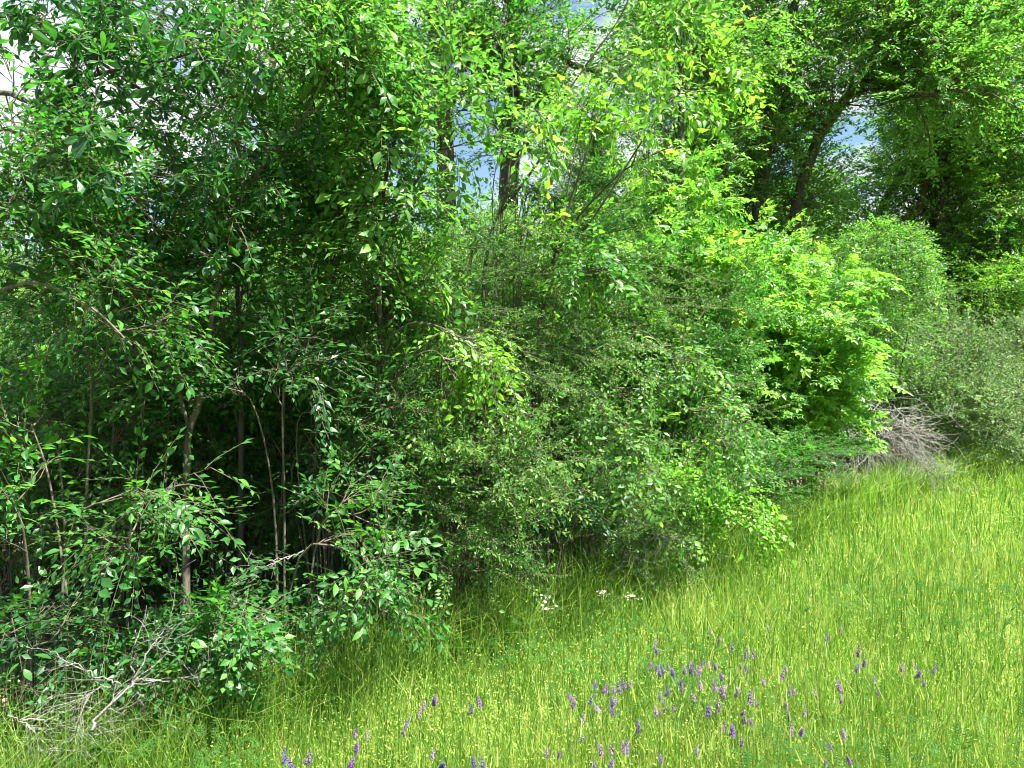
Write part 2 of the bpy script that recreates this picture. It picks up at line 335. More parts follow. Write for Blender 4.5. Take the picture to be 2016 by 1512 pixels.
# ------------------------------------------------------------------ the ground
EDGE = 5.2
def ground_mat():
    m = bpy.data.materials.new('earth_and_thatch'); m.use_nodes = True; t = m.node_tree; p = t.nodes['Principled BSDF']; n = t.nodes.new; l = t.links.new
    g = n('ShaderNodeNewGeometry'); sx = n('ShaderNodeSeparateXYZ'); l(g.outputs['Position'], sx.inputs[0])
    a = n('ShaderNodeMath'); a.operation = 'SUBTRACT'; l(sx.outputs['Y'], a.inputs[0]); l(sx.outputs['X'], a.inputs[1])
    z = n('ShaderNodeTexNoise'); z.inputs['Scale'].default_value = 1.3; z.inputs['Detail'].default_value = 8; l(g.outputs['Position'], z.inputs['Vector'])
    b = n('ShaderNodeMath'); b.operation = 'MULTIPLY_ADD'; b.inputs[1].default_value = 1.6; l(z.outputs['Fac'], b.inputs[0]); l(a.outputs[0], b.inputs[2])
    mr = n('ShaderNodeMapRange'); mr.inputs[1].default_value = EDGE + .5; mr.inputs[2].default_value = EDGE + 1.1; l(b.outputs[0], mr.inputs[0])
    z2 = n('ShaderNodeTexNoise'); z2.inputs['Scale'].default_value = 38; z2.inputs['Detail'].default_value = 6; l(g.outputs['Position'], z2.inputs['Vector'])
    def ramp(cols):
        r = n('ShaderNodeValToRGB'); e = r.color_ramp.elements; e[0].position = .35; e[1].position = .65; e[0].color = (*cols[0], 1); e[1].color = (*cols[1], 1); l(z2.outputs['Fac'], r.inputs[0]); return r
    f = ramp([(.07, .12, .015), (.22, .26, .04)]); w_ = ramp([(.045, .032, .02), (.19, .14, .095)])
    mx_ = n('ShaderNodeMix'); mx_.data_type = 'RGBA'; l(mr.outputs[0], mx_.inputs[0]); l(f.outputs[0], mx_.inputs[6]); l(w_.outputs[0], mx_.inputs[7])
    l(mx_.outputs[2], p.inputs['Base Color']); p.inputs['Roughness'].default_value = .95
    bp = n('ShaderNodeBump'); bp.inputs['Strength'].default_value = .8; bp.inputs['Distance'].default_value = .03; l(z2.outputs['Fac'], bp.inputs['Height']); l(bp.outputs[0], p.inputs['Normal'])
    return m
g = Geo(); q = 600.0
xs = np.concatenate([[-q, -60], np.linspace(-20, 30, 51), [80, q]]); ys = np.concatenate([[-q, -40], np.linspace(-5, 45, 51), [90, q]])
rgg = np.random.default_rng(3); X, Yg = np.meshgrid(xs, ys); Z = .02 * np.sin(X * 1.3 + Yg * .7) + .02 * np.sin(Yg * 1.9 - X * .5)
V = np.stack([X, Yg, Z], -1).reshape(1, -1, 3); nx = len(xs)
g.add(V, [(j * nx + i, j * nx + i + 1, (j + 1) * nx + i + 1, (j + 1) * nx + i) for j in range(len(ys) - 1) for i in range(nx - 1)], .5)
link('ground', g.mesh('ground', ground_mat(), True), kind='structure')

# ------------------------------------------------------------------ big trees behind the thicket
def big_tree(seed, label, stems, n1, l1, ns=5, leafmat='green', base=None, name='tall_tree', t0=.25, n2=7, l2=.9, kind='far', shape='broad', bark='dark', group=None, lod=2, scale=1., singles=0, **k):
    p = Plant(seed); p.grow(stems, n1, l1, n2, l2, ns, kind, t0, rbr=.022, scale=scale, **k)
    return p.build(name, label, 'tree', base_of(stems) if base is None else base, stems, bark, leafmat, shape, lod, singles, group, sides=9)
T1 = [stemdown(path(16, (1000, 500), (1005, 250), (1012, 60), (1020, -160), (1010, -420)), .26, .09)]
T1.append((path((16, 15.4), (1018, 120), (1090, 104), (1130, 128), (1200, 140), (1290, 120)), .11, .03))
T1.append((path((16, 16.6), (1014, 20), (960, -60), (900, -160)), .10, .03))
big_tree(11, 'tree with the thickest dark trunk at the top edge, one crooked limb reaching right', T1, 80, 1.9, 4, 'bright', t0=.3, ang1=60, n2=6)
T2 = [stemdown(path(15, (880, 520), (876, 300), (870, 160), (850, 20), (840, -220)), .24, .08), (path((15, 14.6), (872, 230), (930, 150), (1000, 100)), .05, .015)]
r2 = big_tree(12, 'dark trunk wrapped in a tangle of bare vines behind the upper middle', T2, 60, 1.7, 3, 'green', t0=.45, n2=6)
# its tangle of bare vines
rg = np.random.default_rng(5); vg = Geo(); c0 = U(868, 190, 14.9)
P_ = c0 + rg.normal(size=(130, 3)) * np.array([.32, .25, .42]); D_ = rg.normal(size=(130, 3)) * np.array([1, .6, .5])
Bv = shoots(P_, D_, rg.uniform(.3, .9, 130), rg, 6, .1, .3)
for i in range(6): segs(vg, Bv[:, i], Bv[:, i + 1], .012, .010)
link('vine_tangle', vg.mesh('vine_tangle', BARK['grey'], False, r2.location), r2, kind='stuff')
T3 = [stemdown(path(13, (1338, 560), (1342, 380), (1340, 200), (1338, 60), (1335, -140), (1320, -300)), .075, .03),
      (path(13, (1341, 150), (1370, 120), (1400, 88), (1440, 70)), .03, .012), (path((13, 12.6), (1340, 108), (1300, 115), (1260, 140)), .025, .01), (path(13, (1341, 175), (1385, 168), (1420, 95)), .022, .01)]
big_tree(13, 'slim straight dark tree right of the middle with thin forked side limbs against blue sky', T3, 60, 1.3, 3, 'bright', t0=.25, n2=5, l2=.6)
T4 = [stemdown(path(17, (1495, 480), (1500, 360), (1513, 230), (1540, 110), (1565, 10), (1600, -200)), .20, .07),
      stemdown(path(17.3, (1455, 480), (1470, 350), (1495, 240), (1512, 120), (1500, -100)), .15, .05), (path(17, (1552, 90), (1600, 60), (1680, 10)), .06, .02)]
r4 = big_tree(14, 'broad tree with two dark trunks rising side by side just above the star leaved bushes', T4, 105, 2.1, 4, 'bright', t0=.15)
T5 = [stemdown(path((17, 15.5), (1560, 480), (1600, 300), (1650, 215), (1690, 170), (1760, 130), (1850, 75), (1960, 20)), .15, .04),
      (path(16, (1690, 172), (1715, 120), (1725, 60), (1740, -60)), .07, .02), (path((16, 14.8), (1720, 155), (1800, 190), (1880, 175)), .04, .015)]
r5 = big_tree(15, 'leaning tree whose thick dark limb slants up to the right across pale sky', T5, 105, 2.0, 4, 'bright', t0=.15)
T6 = [stemdown(path(20, (1850, 600), (1855, 400), (1870, 150), (1880, -100), (1900, -400)), .22, .07), (path((20, 17.5), (1862, 300), (1930, 180), (2010, 80)), .08, .02)]
big_tree(16, 'tall full crowned tree at the right edge with leaves down to the shrubs', T6, 105, 2.4, 4, 'star', t0=.12)
T7 = [stemdown(path(19, (2060, 600), (2080, 300), (2100, 0), (2120, -300)), .2, .06)]
big_tree(17, 'pale green tree cut by the right edge above the yellowish shrubs', T7, 100, 2.3, 4, 'star', t0=.15)
T8 = [stemdown(path(9, (470, 980), (484, 700), (490, 560), (508, 380), (520, 280), (545, 60), (560, -150)), .085, .04)]
big_tree(18, 'pale barked tree whose light trunk shows between the left saplings', T8, 26, 1.3, 3, 'green', bark='pale', t0=.55, n2=4, scale=.8)

#TALLCOPIES
# trees at the back of the wood: one of each kind, then copies that share its meshes
def copy_tree(src, loc, rz, s=1., label=None):
    r = src.copy(); col.objects.link(r); r.location = loc; r.rotation_euler = (0, 0, rz); r.scale = (s, s, s)
    if label: r['label'] = label
    for ch in list(src.children):
        c = ch.copy(); col.objects.link(c); c.parent = r
    return r
rg = np.random.default_rng(21)
for src, px, Y, rot, s_, lb in [(r4, 1190, 21, 2.0, .72, 'leafy tree behind the crooked limb of the thickest trunk'), (r4, 1400, 22, 4.0, 1.1, 'leafy tree filling the gaps behind the slim straight dark tree'), (r4, 640, 19, 1.2, .95, 'leafy tree showing through the crowns left of the vine wrapped trunk'),
        (r4, 190, 23, 3.1, .8, 'leafy tree glimpsed under the oak limbs at upper left'), (r5, 1700, 23, .5, 1.0, 'leafy tree in the sky gap behind the leaning limb')]:
    copy_tree(src, ((px - 1008) / FPX * Y, Y, 0), rot, s_, lb)
LB = 'green tree among others at the back of the wood, seen through gaps in the thicket'
bt = fan(0, 22, 4, 5.2, 1.3, rg, .09)
bk = big_tree(22, LB, bt, 75, 1.5, 4, 'bright', base=(0, 22, 0), name='woodland_tree', t0=.05, n2=6, l2=.7, group='trees at the back of the wood')
spots = [(-17, 21, 1.05), (-13.5, 23, .95), (-10.5, 20, .8), (-8, 23, .9), (-5.5, 20, .95), (-3, 24, 1.1), (3, 21, .9), (5.6, 24, 1.1), (9.5, 27, 1.3), (13, 28, 1.5), (17, 27, 1.6), (21.5, 28, 1.5), (-13, 16, .75), (-9, 15.5, .72), (-5.4, 15, .8), (-1.6, 16, .85), (1.6, 15.5, .75), (-20, 26, 1.1), (26, 31, 1.5), (7.5, 20, .9), (12, 21.5, 1.0), (12.8, 18.6, 1.05), (15.2, 20.5, 1.25), (7.3, 19, 1.35), (9.8, 21, 1.6), (5, 20.5, 1.4), (3.0, 18.5, 1.15), (-6.5, 10.5, .62), (-3.6, 10.8, .66), (-.9, 11.5, .7), (-9, 9.5, .7), (1.2, 11.8, .66)]
for i, (x, y, s_) in enumerate(spots): copy_tree(bk, (x, y, 0), rg.uniform(0, 6.28), s_)

# understory shrubs inside the wood
LU = 'leafy understory shrub growing inside the shady wood behind the front saplings'
st = fan(-4.5, 9, 7, 2.6, .8, np.random.default_rng(31), .018)
p = Plant(32); p.grow(st, 70, .8, 5, .35, 5, 'broad', .12, up1=.1, flat=.5)
us = p.build('understory_shrub', LU, 'shrub', (-4.5, 9, 0), st, 'grey', 'bright', 'broad', 2, 0, 'shrubs inside the wood', stemname='stem', sides=5)
rg = np.random.default_rng(33)
for x, y, s_ in [(-6.2, 8.2, .9), (-2.9, 8.6, 1.0), (-1.2, 9.2, 1.1), (.4, 9, 1.0), (1.8, 10, 1.0), (-8, 10.5, 1.3), (-5.8, 11.8, 1.35), (-3.4, 11.5, 1.3), (-.8, 12, 1.4), (1.5, 12.8, 1.35), (3.6, 12.4, 1.2), (5.2, 14.2, 1.3), (-4.0, 6.7, .6), (7.6, 16, 1.4), (9.8, 18.4, 1.3), (-9.8, 13, 1.5), (-4.3, 6.2, .78), (-3.3, 6.5, .72), (-2.4, 6.5, .75), (-1.4, 6.7, .75), (-5.4, 7.0, .9)]:
    copy_tree(us, (x, y, 0), rg.uniform(0, 6.28), s_)

# ------------------------------------------------------------------ saplings of the thicket edge
def sapling(seed, label, stems, n1, l1, kind='broad', leafmat='green', shape='broad', singles=150, name='sapling', cat='sapling', bark='grey', **k):
    p = Plant(seed); p.grow(stems, n1, l1, kind=kind, **k)
    return p.build(name, label, cat, base_of(stems), stems, bark, leafmat, shape, 1, singles)
S1 = [stemdown(path(4.6, (366, 1100), (368, 934), (373, 847), (392, 795), (404, 708), (413, 650), (422, 587), (448, 503), (479, 382)), .024, .013),
      (path((4.6, 4.4), (479, 382), (469, 278), (486, 194), (480, 60)), .012, .004), (path((4.6, 4.3), (479, 382), (541, 295), (604, 222), (650, 120)), .012, .004),
      (path((4.6, 4.8), (373, 847), (335, 700), (320, 560), (300, 420)), .011, .004)]
sapling(41, 'left sapling with slender trunk that bends and forks into a V', S1, 32, .7, t0=.35, n2=5, ns=4, l2=.3, singles=240)
S2 = [stemdown(path(5.1, (474, 1000), (476, 700), (468, 560), (500, 440), (560, 350), (625, 290)), .022, .006), (path((5.1, 5.0), (468, 560), (455, 430), (440, 300)), .01, .004)]
sapling(42, 'thin dark stemmed sapling just right of the pale V forked one', S2, 28, .75, t0=.3, n2=5, ns=4, l2=.3, singles=150, bark='dark')
S3 = [stemdown(path(4.95, (766, 1090), (765, 1000), (757, 800), (747, 600), (752, 490), (750, 410), (719, 243), (705, 100)), .027, .006),
      (path((4.95, 4.8), (752, 486), (792, 400), (827, 347), (865, 295), (900, 250)), .013, .004), (path((4.95, 5.1), (750, 410), (764, 330), (788, 243), (827, 150), (868, 62), (905, -20)), .014, .005),
      (path((4.95, 4.6), (719, 243), (640, 150), (600, 60)), .010, .004)]
sapling(43, 'middle sapling with straight trunk and bright leaves spreading over the top centre', S3, 42, .75, leafmat='bright', t0=.42, n2=5, ns=4, l2=.3, singles=260, kind='bigbroad', droop=.35, bark='dark')
S4 = [stemdown(path(5.7, (1052, 720), (1062, 640), (1072, 590), (1088, 520), (1094, 495)), .024, .014),
      (path((5.7, 5.5), (1094, 500), (1128, 382), (1163, 278), (1191, 215), (1230, 120)), .010, .004), (path((5.7, 5.3), (1096, 498), (1146, 417), (1215, 347), (1250, 323), (1306, 295), (1390, 270)), .010, .003),
      (path((5.7, 5.8), (1092, 500), (1111, 417), (1122, 347), (1150, 200)), .009, .003), (path((5.7, 5.2), (1097, 500), (1160, 440), (1250, 300), (1330, 190), (1400, 180)), .010, .003)]
sapling(44, 'dark sapling fanning into many arms with drooping yellow green leaves right of the middle', S4, 13, .45, leafmat='yellow', t0=.5, n2=4, ns=3, l2=.25, singles=280, kind='bigbroad', droop=.5, bark='dark')
S5 = [stemdown(path(6.3, (950, 620), (965, 469), (990, 399), (1007, 340), (1063, 243), (1087, 222), (1163, 115), (1222, 31), (1260, -60)), .018, .005),
      (path((6.3, 6.0), (985, 420), (1035, 354), (1077, 295), (1129, 236), (1215, 139), (1295, 69), (1380, 20)), .012, .004), (path(6.3, (1000, 360), (1010, 200), (1000, 60)), .01, .003)]
sapling(45, 'long whippy sapling leaning right with two parallel dark stems crossing the pale sky', S5, 13, .45, leafmat='bright', t0=.45, n2=4, ns=3, l2=.25, singles=160, kind='bigbroad', droop=.45, bark='dark')
S9 = [stemdown(path((5.6, 5.2), (660, 1000), (670, 800), (690, 640), (640, 520)), .014, .004), (path((5.5, 5.2), (672, 780), (730, 680), (780, 600)), .008, .003)]
sapling(50, 'broad leaved sapling whose fresh leaves fill the gap left of the middle trunk', S9, 34, .6, leafmat='bright', t0=.4, n2=4, ns=4, l2=.3, singles=130)
S11 = [stemdown(path((4.3, 4.1), (170, 1000), (180, 760), (150, 560), (120, 430)), .012, .004), (path((4.3, 4.1), (180, 760), (240, 620), (290, 540)), .008, .003)]
sapling(52, 'broad leaved sapling between the left edge and the V forked one', S11, 24, .5, leafmat='green', t0=.4, n2=4, ns=3, l2=.28, singles=140)
S6 = [stemdown(path(5.4, (1380, 700), (1370, 400), (1355, 200), (1370, 60), (1380, -80)), .014, .004)]
S7 = [stemdown(path((5.6, 4.8), (610, 1000), (625, 700), (650, 400), (610, 150), (620, -60)), .012, .004)]
sapling(47, 'slender sapling between the left pair and the middle one, reaching the top edge', S7, 13, .6, leafmat='bright', t0=.5, n2=4, ns=4, l2=.25, singles=150, kind='broad', droop=.3, bark='dark')
# the oak leaning in from the left
OX = np.array([-4.6, 4.6, -.03])
OK = [(np.array([OX, OX + [.05, 0, 1.5], OX + [.1, -.1, 2.6], OX + [.2, -.1, 4.2], OX + [.4, 0, 5.2]]), .13, .05)]
def limb(z, Y, *pts): return np.vstack([OX + [.1, 0, z], path(Y, *pts)])
OK += [(limb(2.3, (4.4, 4.0), (-60, 215), (70, 200), (180, 150), (320, 120), (430, 90)), .020, .004), (limb(2.5, (4.3, 4.3), (-60, 60), (150, 100), (330, 210), (500, 300)), .018, .004),
       (limb(2.8, (4.4, 4.6), (-20, -60), (200, -10), (420, 60), (640, 60)), .018, .004), (limb(2.2, (4.0, 3.9), (-60, 280), (90, 300), (200, 345), (330, 330)), .014, .004),
       (limb(2.0, (4.4, 4.5), (-60, 350), (60, 420), (180, 490), (330, 560)), .012, .003), (limb(2.9, (4.6, 5.0), (0, -150), (260, -120), (560, -60)), .03, .006)]
p = Plant(48); p.grow(OK[1:], 58, .5, 4, .28, 3, 'rosette', .25, up1=.1, rbr=.005, flat=.7, lend=.7)
p.build('oak_tree', 'oak leaning in from the left edge with dark narrow leaves in rosettes against the sky', 'tree', (OX[0], OX[1], 0), OK, 'dark', 'dark', 'narrow', 1, 280)
OL = [(np.vstack([[-3.9, 3.7, -.03], path(3.7, (-90, 700), (40, 560), (170, 600), (260, 680))]), .016, .004), (np.vstack([[-3.9, 3.7, -.03], path(3.7, (-120, 560), (20, 400), (60, 330))]), .014, .004)]
p = Plant(49); p.grow(OL, 16, .5, 4, .25, 4, 'broad', .4, rbr=.004)
p.build('sapling', 'broad leaved sapling leaning in from the left edge below the oak limbs', 'sapling', (-3.9, 3.7, 0), OL, 'grey', 'green', 'broad', 1, 200)

# leafy shrubs at the foot of the edge: (seed, label, stems, ...)
def shrub(seed, label, stems, n1, l1, kind, leafmat, shape, singles=150, bark='grey', name='shrub', **k):
    p = Plant(seed); p.grow(stems, n1, l1, kind=kind, **k)
    return p.build(name, label, 'shrub', base_of(stems), stems, bark, leafmat, shape, 1, singles, stemname='stem', sides=5)
def arch(Y, *pts): return stemdown(path(Y, *pts), .010, .003)
shrub(61, 'low shrub at lower left with pairs of pointed pale lit leaves over black shade', [arch((3.6, 3.5), (120, 1200), (150, 1020), (240, 980)), arch((3.7, 3.6), (210, 1250), (215, 1050), (340, 960), (410, 960)), arch((3.5, 3.3), (60, 1200), (40, 1020), (0, 960)), arch((3.7, 3.6), (250, 1250), (260, 1020), (300, 1040)), arch((3.6, 3.7), (140, 1250), (100, 960), (60, 830))],
      15, .32, 'broad', 'green', 'broad', 160, t0=.5, n2=3, ns=3, l2=.18, flat=.3, ang1=60)
shrub(62, 'pointed leaved branch hanging out low left of the middle over black shade', [arch((4.1, 3.8), (560, 1240), (600, 1080), (700, 1090), (780, 1130)), arch((4.2, 4.0), (600, 1250), (640, 1020), (760, 1040)), arch((4.2, 4.0), (700, 1280), (700, 1150), (760, 1220))],
      13, .26, 'broad', 'green', 'broad', 130, t0=.5, n2=3, ns=3, l2=.15, flat=.3)
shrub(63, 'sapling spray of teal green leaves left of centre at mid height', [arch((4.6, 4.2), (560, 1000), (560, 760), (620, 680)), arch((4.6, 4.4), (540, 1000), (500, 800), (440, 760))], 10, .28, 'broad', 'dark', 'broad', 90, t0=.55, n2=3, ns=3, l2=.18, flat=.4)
shrub(64, 'spray of the yellowest leaves in the middle of the thicket', [arch((5.0, 4.5), (770, 1000), (755, 720), (800, 640), (880, 650), (970, 720)), arch((5.0, 4.6), (780, 1000), (775, 760), (850, 690), (900, 750))], 11, .28, 'broad', 'yellow', 'broad', 140, t0=.62, n2=3, ns=2, l2=.15, flat=.35, droop=.4)
shrub(65, 'long bough of bright leaves arching down to the right below the middle', [arch((5.9, 5.1), (1010, 900), (1040, 760), (1160, 770), (1220, 850), (1270, 910)), arch((5.9, 5.3), (1050, 900), (1130, 780), (1280, 770), (1390, 830), (1430, 880)), arch((5.9, 5.4), (1100, 950), (1110, 840), (1180, 930))], 24, .26, 'broad', 'bright', 'broad', 200, t0=.5, n2=3, ns=3, l2=.16, flat=.35, droop=.4)
shrub(66, 'bright leaved bough curving over at right of centre above the long arching bough', [arch((6.0, 5.5), (1150, 900), (1180, 720), (1250, 650), (1310, 690), (1335, 740)), arch((6.0, 5.6), (1160, 900), (1140, 720), (1180, 690))], 15, .28, 'broad', 'bright', 'broad', 140, t0=.55, n2=3, ns=3, l2=.15, droop=.4)
shrub(67, 'bush with rounded yellow green leaves and bare pinkish twigs where thicket meets grass', [arch((6.5, 6.1), (1340, 1080), (1330, 980), (1390, 930), (1460, 990)), arch((6.5, 6.0), (1330, 1090), (1300, 960), (1330, 940)), arch((6.4, 6.0), (1350, 1090), (1360, 1020), (1340, 1060)), arch((6.4, 6.1), (1370, 1090), (1430, 1030), (1490, 1050))], 34, .26, 'round', 'yellow', 'round', 150, t0=.4, n2=3, ns=3, l2=.15)
shrub(68, 'dark leaved clump on the fanning sapling arms right of the middle', [arch((5.5, 5.2), (1080, 900), (1090, 600), (1110, 535), (1180, 540))], 7, .26, 'broad', 'green', 'broad', 90, t0=.75, n2=4, ns=3, l2=.2, flat=.25)
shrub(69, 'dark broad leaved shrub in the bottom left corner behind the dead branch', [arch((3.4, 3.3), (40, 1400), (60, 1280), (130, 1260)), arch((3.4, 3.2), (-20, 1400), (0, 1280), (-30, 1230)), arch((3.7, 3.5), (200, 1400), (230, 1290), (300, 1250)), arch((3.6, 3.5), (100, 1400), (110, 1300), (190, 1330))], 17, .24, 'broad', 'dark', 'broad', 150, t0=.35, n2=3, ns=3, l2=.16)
shrub(70, 'low green shrub right beside the dead branch pile at lower left', [arch((3.9, 3.6), (400, 1400), (390, 1280), (430, 1230)), arch((3.9, 3.6), (440, 1400), (470, 1260), (500, 1240)), arch((3.8, 3.6), (370, 1400), (340, 1300), (300, 1290))], 22, .22, 'round', 'green', 'round', 120, t0=.4, n2=3, ns=3, l2=.13)
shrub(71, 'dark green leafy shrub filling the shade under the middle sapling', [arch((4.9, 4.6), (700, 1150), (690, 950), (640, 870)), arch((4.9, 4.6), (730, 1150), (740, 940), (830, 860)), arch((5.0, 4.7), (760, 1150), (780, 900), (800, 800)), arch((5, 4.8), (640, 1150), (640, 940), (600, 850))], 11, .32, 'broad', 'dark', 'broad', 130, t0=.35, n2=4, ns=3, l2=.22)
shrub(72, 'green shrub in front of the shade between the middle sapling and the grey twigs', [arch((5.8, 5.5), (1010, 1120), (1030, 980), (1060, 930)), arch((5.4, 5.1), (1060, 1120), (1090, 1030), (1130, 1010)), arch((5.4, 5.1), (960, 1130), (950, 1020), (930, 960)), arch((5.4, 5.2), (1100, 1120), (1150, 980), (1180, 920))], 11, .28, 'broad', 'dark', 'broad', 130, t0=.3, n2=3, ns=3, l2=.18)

# small leaved privet like shrubs with long arching shoots
def privet(seed, label, stems, n1, l1, leafmat='pale', n2=4, ns=3, l2=.3, singles=0, kind='privet', rb=.004, name='privet_shrub', lod=2, **k):
    p = Plant(seed); p.grow(stems, n1, l1, n2, l2, ns, kind, k.pop('t0', .25), rbr=rb, up1=k.pop('up1', -.15), droop=k.pop('droop', .1), flat=k.pop('flat', .5), **k)
    return p.build(name, label, 'shrub', base_of(stems), stems, 'grey', leafmat, 'small', lod, singles, stemname='stem', sides=5)
def pfan(seed, px, Y, n, h, spread, lean=(0, 0), r=.012): x = (px - 1008) / FPX * Y; return fan(x, Y, n, h, spread, np.random.default_rng(seed), r, lean=lean)
privet(81, 'small leaved shrub with pale sprays sweeping right just above the black shade', [arch((5.2, 4.5), (860, 1150), (830, 1000), (900, 920), (1070, 890)), arch((5.2, 4.5), (870, 1150), (800, 980), (850, 960), (990, 960)), arch((5.2, 4.6), (880, 1150), (900, 1080), (1000, 1040), (1080, 1000)), arch((5.2, 4.6), (870, 1150), (790, 1020), (830, 1090), (900, 1110))], 22, .3, n2=3, ns=2, l2=.16, t0=.55, singles=0)
def wands(seed, label, px, py, Y, n, reach, leafmat='pale', to=1.0, rise=.5, group=None):
    """bundle of long thin shoots that rise, bend over and carry small leaves all along"""
    p = Plant(seed); rg = p.rg; b0 = U(px, py, Y); base = b0.copy(); base[2] = 0; st = []
    for i in range(n):
        a = rg.uniform(-.75, .75) + (0 if to > 0 else math.pi); L = reach * rg.uniform(.5, 1.15)
        d = np.array([math.cos(a), -abs(math.sin(a)) * .6 - .15, 0]); z0 = b0[2] + rg.uniform(-.45, .5); q0 = base + [rg.normal() * .06, rg.normal() * .06, -.03]
        k1 = np.array([b0[0] + rg.normal() * .1, b0[1] + rg.normal() * .1, z0]); k2 = k1 + d * L * .5 + [0, 0, rise * L * rg.uniform(.15, .6)]; k3 = k1 + d * L + [0, 0, rise * L * rg.uniform(-.5, .6)]
        st.append((np.array([q0, k1, k2, k3]), .006, .0018))
    S = np.stack([smooth_path(q, 16) for q, _, _ in st]); m = int(n * reach * 26); idx = rg.integers(0, n, m); P, T = at(S, idx, rg.uniform(.35, 1, m))
    p.spray(P, side_dirs(T, rg, 28, .05, .6), 'privet', .55)
    return p.build('arching_shrub', label, 'shrub', base, st, 'grey', leafmat, 'small', 2, 0, group, stemname='stem', sides=4)
for i, (px, py, Y, n, rc, lm, to, lab) in enumerate([(800, 1000, 4.9, 12, .9, 'pale', 1, 'fan of pale small leaved wands sweeping right over black shade, lowest of its kind'), (880, 800, 5.3, 16, 1.0, 'pale', 1, 'pale small leaved wands reaching right below the yellow leaf spray'), (760, 560, 5.4, 14, 1.1, 'green', 1, 'long thin small leaved wands crossing behind the middle sapling fork'),
        (960, 640, 5.7, 16, 1.2, 'pale', 1, 'pale wands crossing left of the fanning sapling stem'), (1100, 980, 5.9, 14, 1.0, 'pale', 1, 'small leaved wands beside the bare grey twigs right of centre'), (1180, 600, 6.9, 10, 1.0, 'pale', 1, 'small leaved wands rising in front of the star leaved bush furthest left'),
        (640, 830, 5.0, 12, .8, 'pale', 1, 'pale sprig cluster lit in the shade left of the middle sapling'), (1350, 880, 6.8, 10, .6, 'pale', 1, 'small leaved wands tumbling over the rounded yellow green bush'), (1010, 430, 6.3, 14, 1.1, 'green', 1, 'fine wands under the long whippy sapling'), (420, 620, 5.5, 12, .9, 'green', -1, 'fine wands bending left between the two left saplings')]):
    wands(1000 + i, lab, px, py, Y, n, rc, lm, to)
# two built in full, the others are copies that share their meshes, turned and scaled
pv_pale = privet(82, 'tall fine leaved shrub filling the centre behind the yellow leaf spray', fan((930 - 1008) / FPX * 7.6, 7.6, 9, 2.5, .9, np.random.default_rng(821), .012), 75, .75, up1=-.3)
pv_green = privet(83, 'fine leaved shrub between the star leaved bushes and the fanning sapling', pfan(831, 1290, 7.6, 9, 2.5, .9), 75, .75, 'green')
def pvc(src, px, Y, h, wd, rot, lab):
    r = copy_tree(src, ((px - 1008) / FPX * Y, Y, 0), rot, 1, lab); r.scale = (wd, wd, h / 2.5); return r
pvc(pv_pale, 740, 6.9, 2.9, .9, 1.1, 'tall fine leaved shrub left of the centre one behind the middle sapling')
pvc(pv_pale, 1130, 7.6, 2.7, .95, 2.3, 'fine leaved shrub right of centre below the fanning sapling')
pvc(pv_green, 1080, 8.6, 3.0, 1.0, .4, 'tallest fine leaved shrub, behind the fanning sapling')
pvc(pv_pale, 1200, 6.3, 1.0, .65, 3.3, 'low fine leaved shrub with grey arching twigs at the grass edge right of centre')
pvc(pv_green, 610, 5.7, 1.8, .7, 4.1, 'fine leaved shrub inside the shade left of the middle sapling')
pvc(pv_green, 130, 6.2, 1.7, .9, 5.0, 'fine leaved shrub deep in the shade at the far left')
pvc(pv_pale, 360, 7.0, 2.5, .85, .9, 'fine leaved shrub with scattered lit specks between the two left saplings')
pvc(pv_pale, -40, 7.4, 2.8, 1.0, 2.9, 'fine leaved shrub cut by the left edge below the oak limbs')
pvc(pv_green, 1440, 7.9, 1.3, .9, 1.9, 'dark green fine leaved shrub under the star leaved bushes beside the grass')
for px, Y, h, wd, rot, lab in [(240, 5.4, 2.3, .6, .3, 'dark fine leaved shrub low behind the pointed pale lit leaves at lower left'), (480, 5.7, 2.4, .6, 1.3, 'dark fine leaved shrub at the foot of the thin dark stemmed sapling'), (20, 5.2, 2.0, .6, 2.0, 'dark fine leaved shrub low at the left edge'), (860, 6.3, 1.3, .6, 3.0, 'dark fine leaved shrub just right of the middle sapling trunk'), (600, 6.3, 2.4, .65, 2.2, 'dark fine leaved shrub between the thin dark sapling and the middle one'), (360, 5.9, 2.2, .6, 4.2, 'dark fine leaved shrub right behind the V forked trunk'), (700, 7.4, 2.6, .8, .8, 'dark fine leaved shrub deepest in the shade between the left and middle saplings')]:
    pvc(pv_green, px, Y, h, wd, rot, lab)
pf = privet(91, 'greyish fine leaved shrub just right of the brush pile', pfan(911, 1835, 13.3, 10, 1.7, 1.1, r=.014), 70, .9, 'sage', kind='privetfar', rb=.008, n2=5, l2=.4)
for px, Y, h, rot, lb in [(1890, 14.2, 1.9, 1., 'greyish fine leaved shrub behind the tip of the tall bright grass'), (1980, 15.6, 2.1, 2., 'greyish fine leaved shrub second from the right edge'), (2060, 17.0, 2.3, 3., 'greyish fine leaved shrub cut by the right edge'), (1735, 12.9, 1.5, 4., 'fine leaved shrub half hidden behind the brush pile')]:
    r = copy_tree(pf, ((px - 1008) / FPX * Y, Y, 0), rot, 1, lb); r.scale = (1.05, 1.05, h / 1.7)
shy = pfan(960, 2000, 17.5, 8, 3.6, 1.2, r=.02)
p = Plant(96); p.grow(shy, 60, 1.0, 5, .5, 4, 'far', .2, scale=.7); p.build('shrub', 'yellowish leafy bush at the right edge below the pale green tree', 'shrub', base_of(shy), shy, 'grey', 'yellow', 'broad', 2, 0, stemname='stem', sides=5)

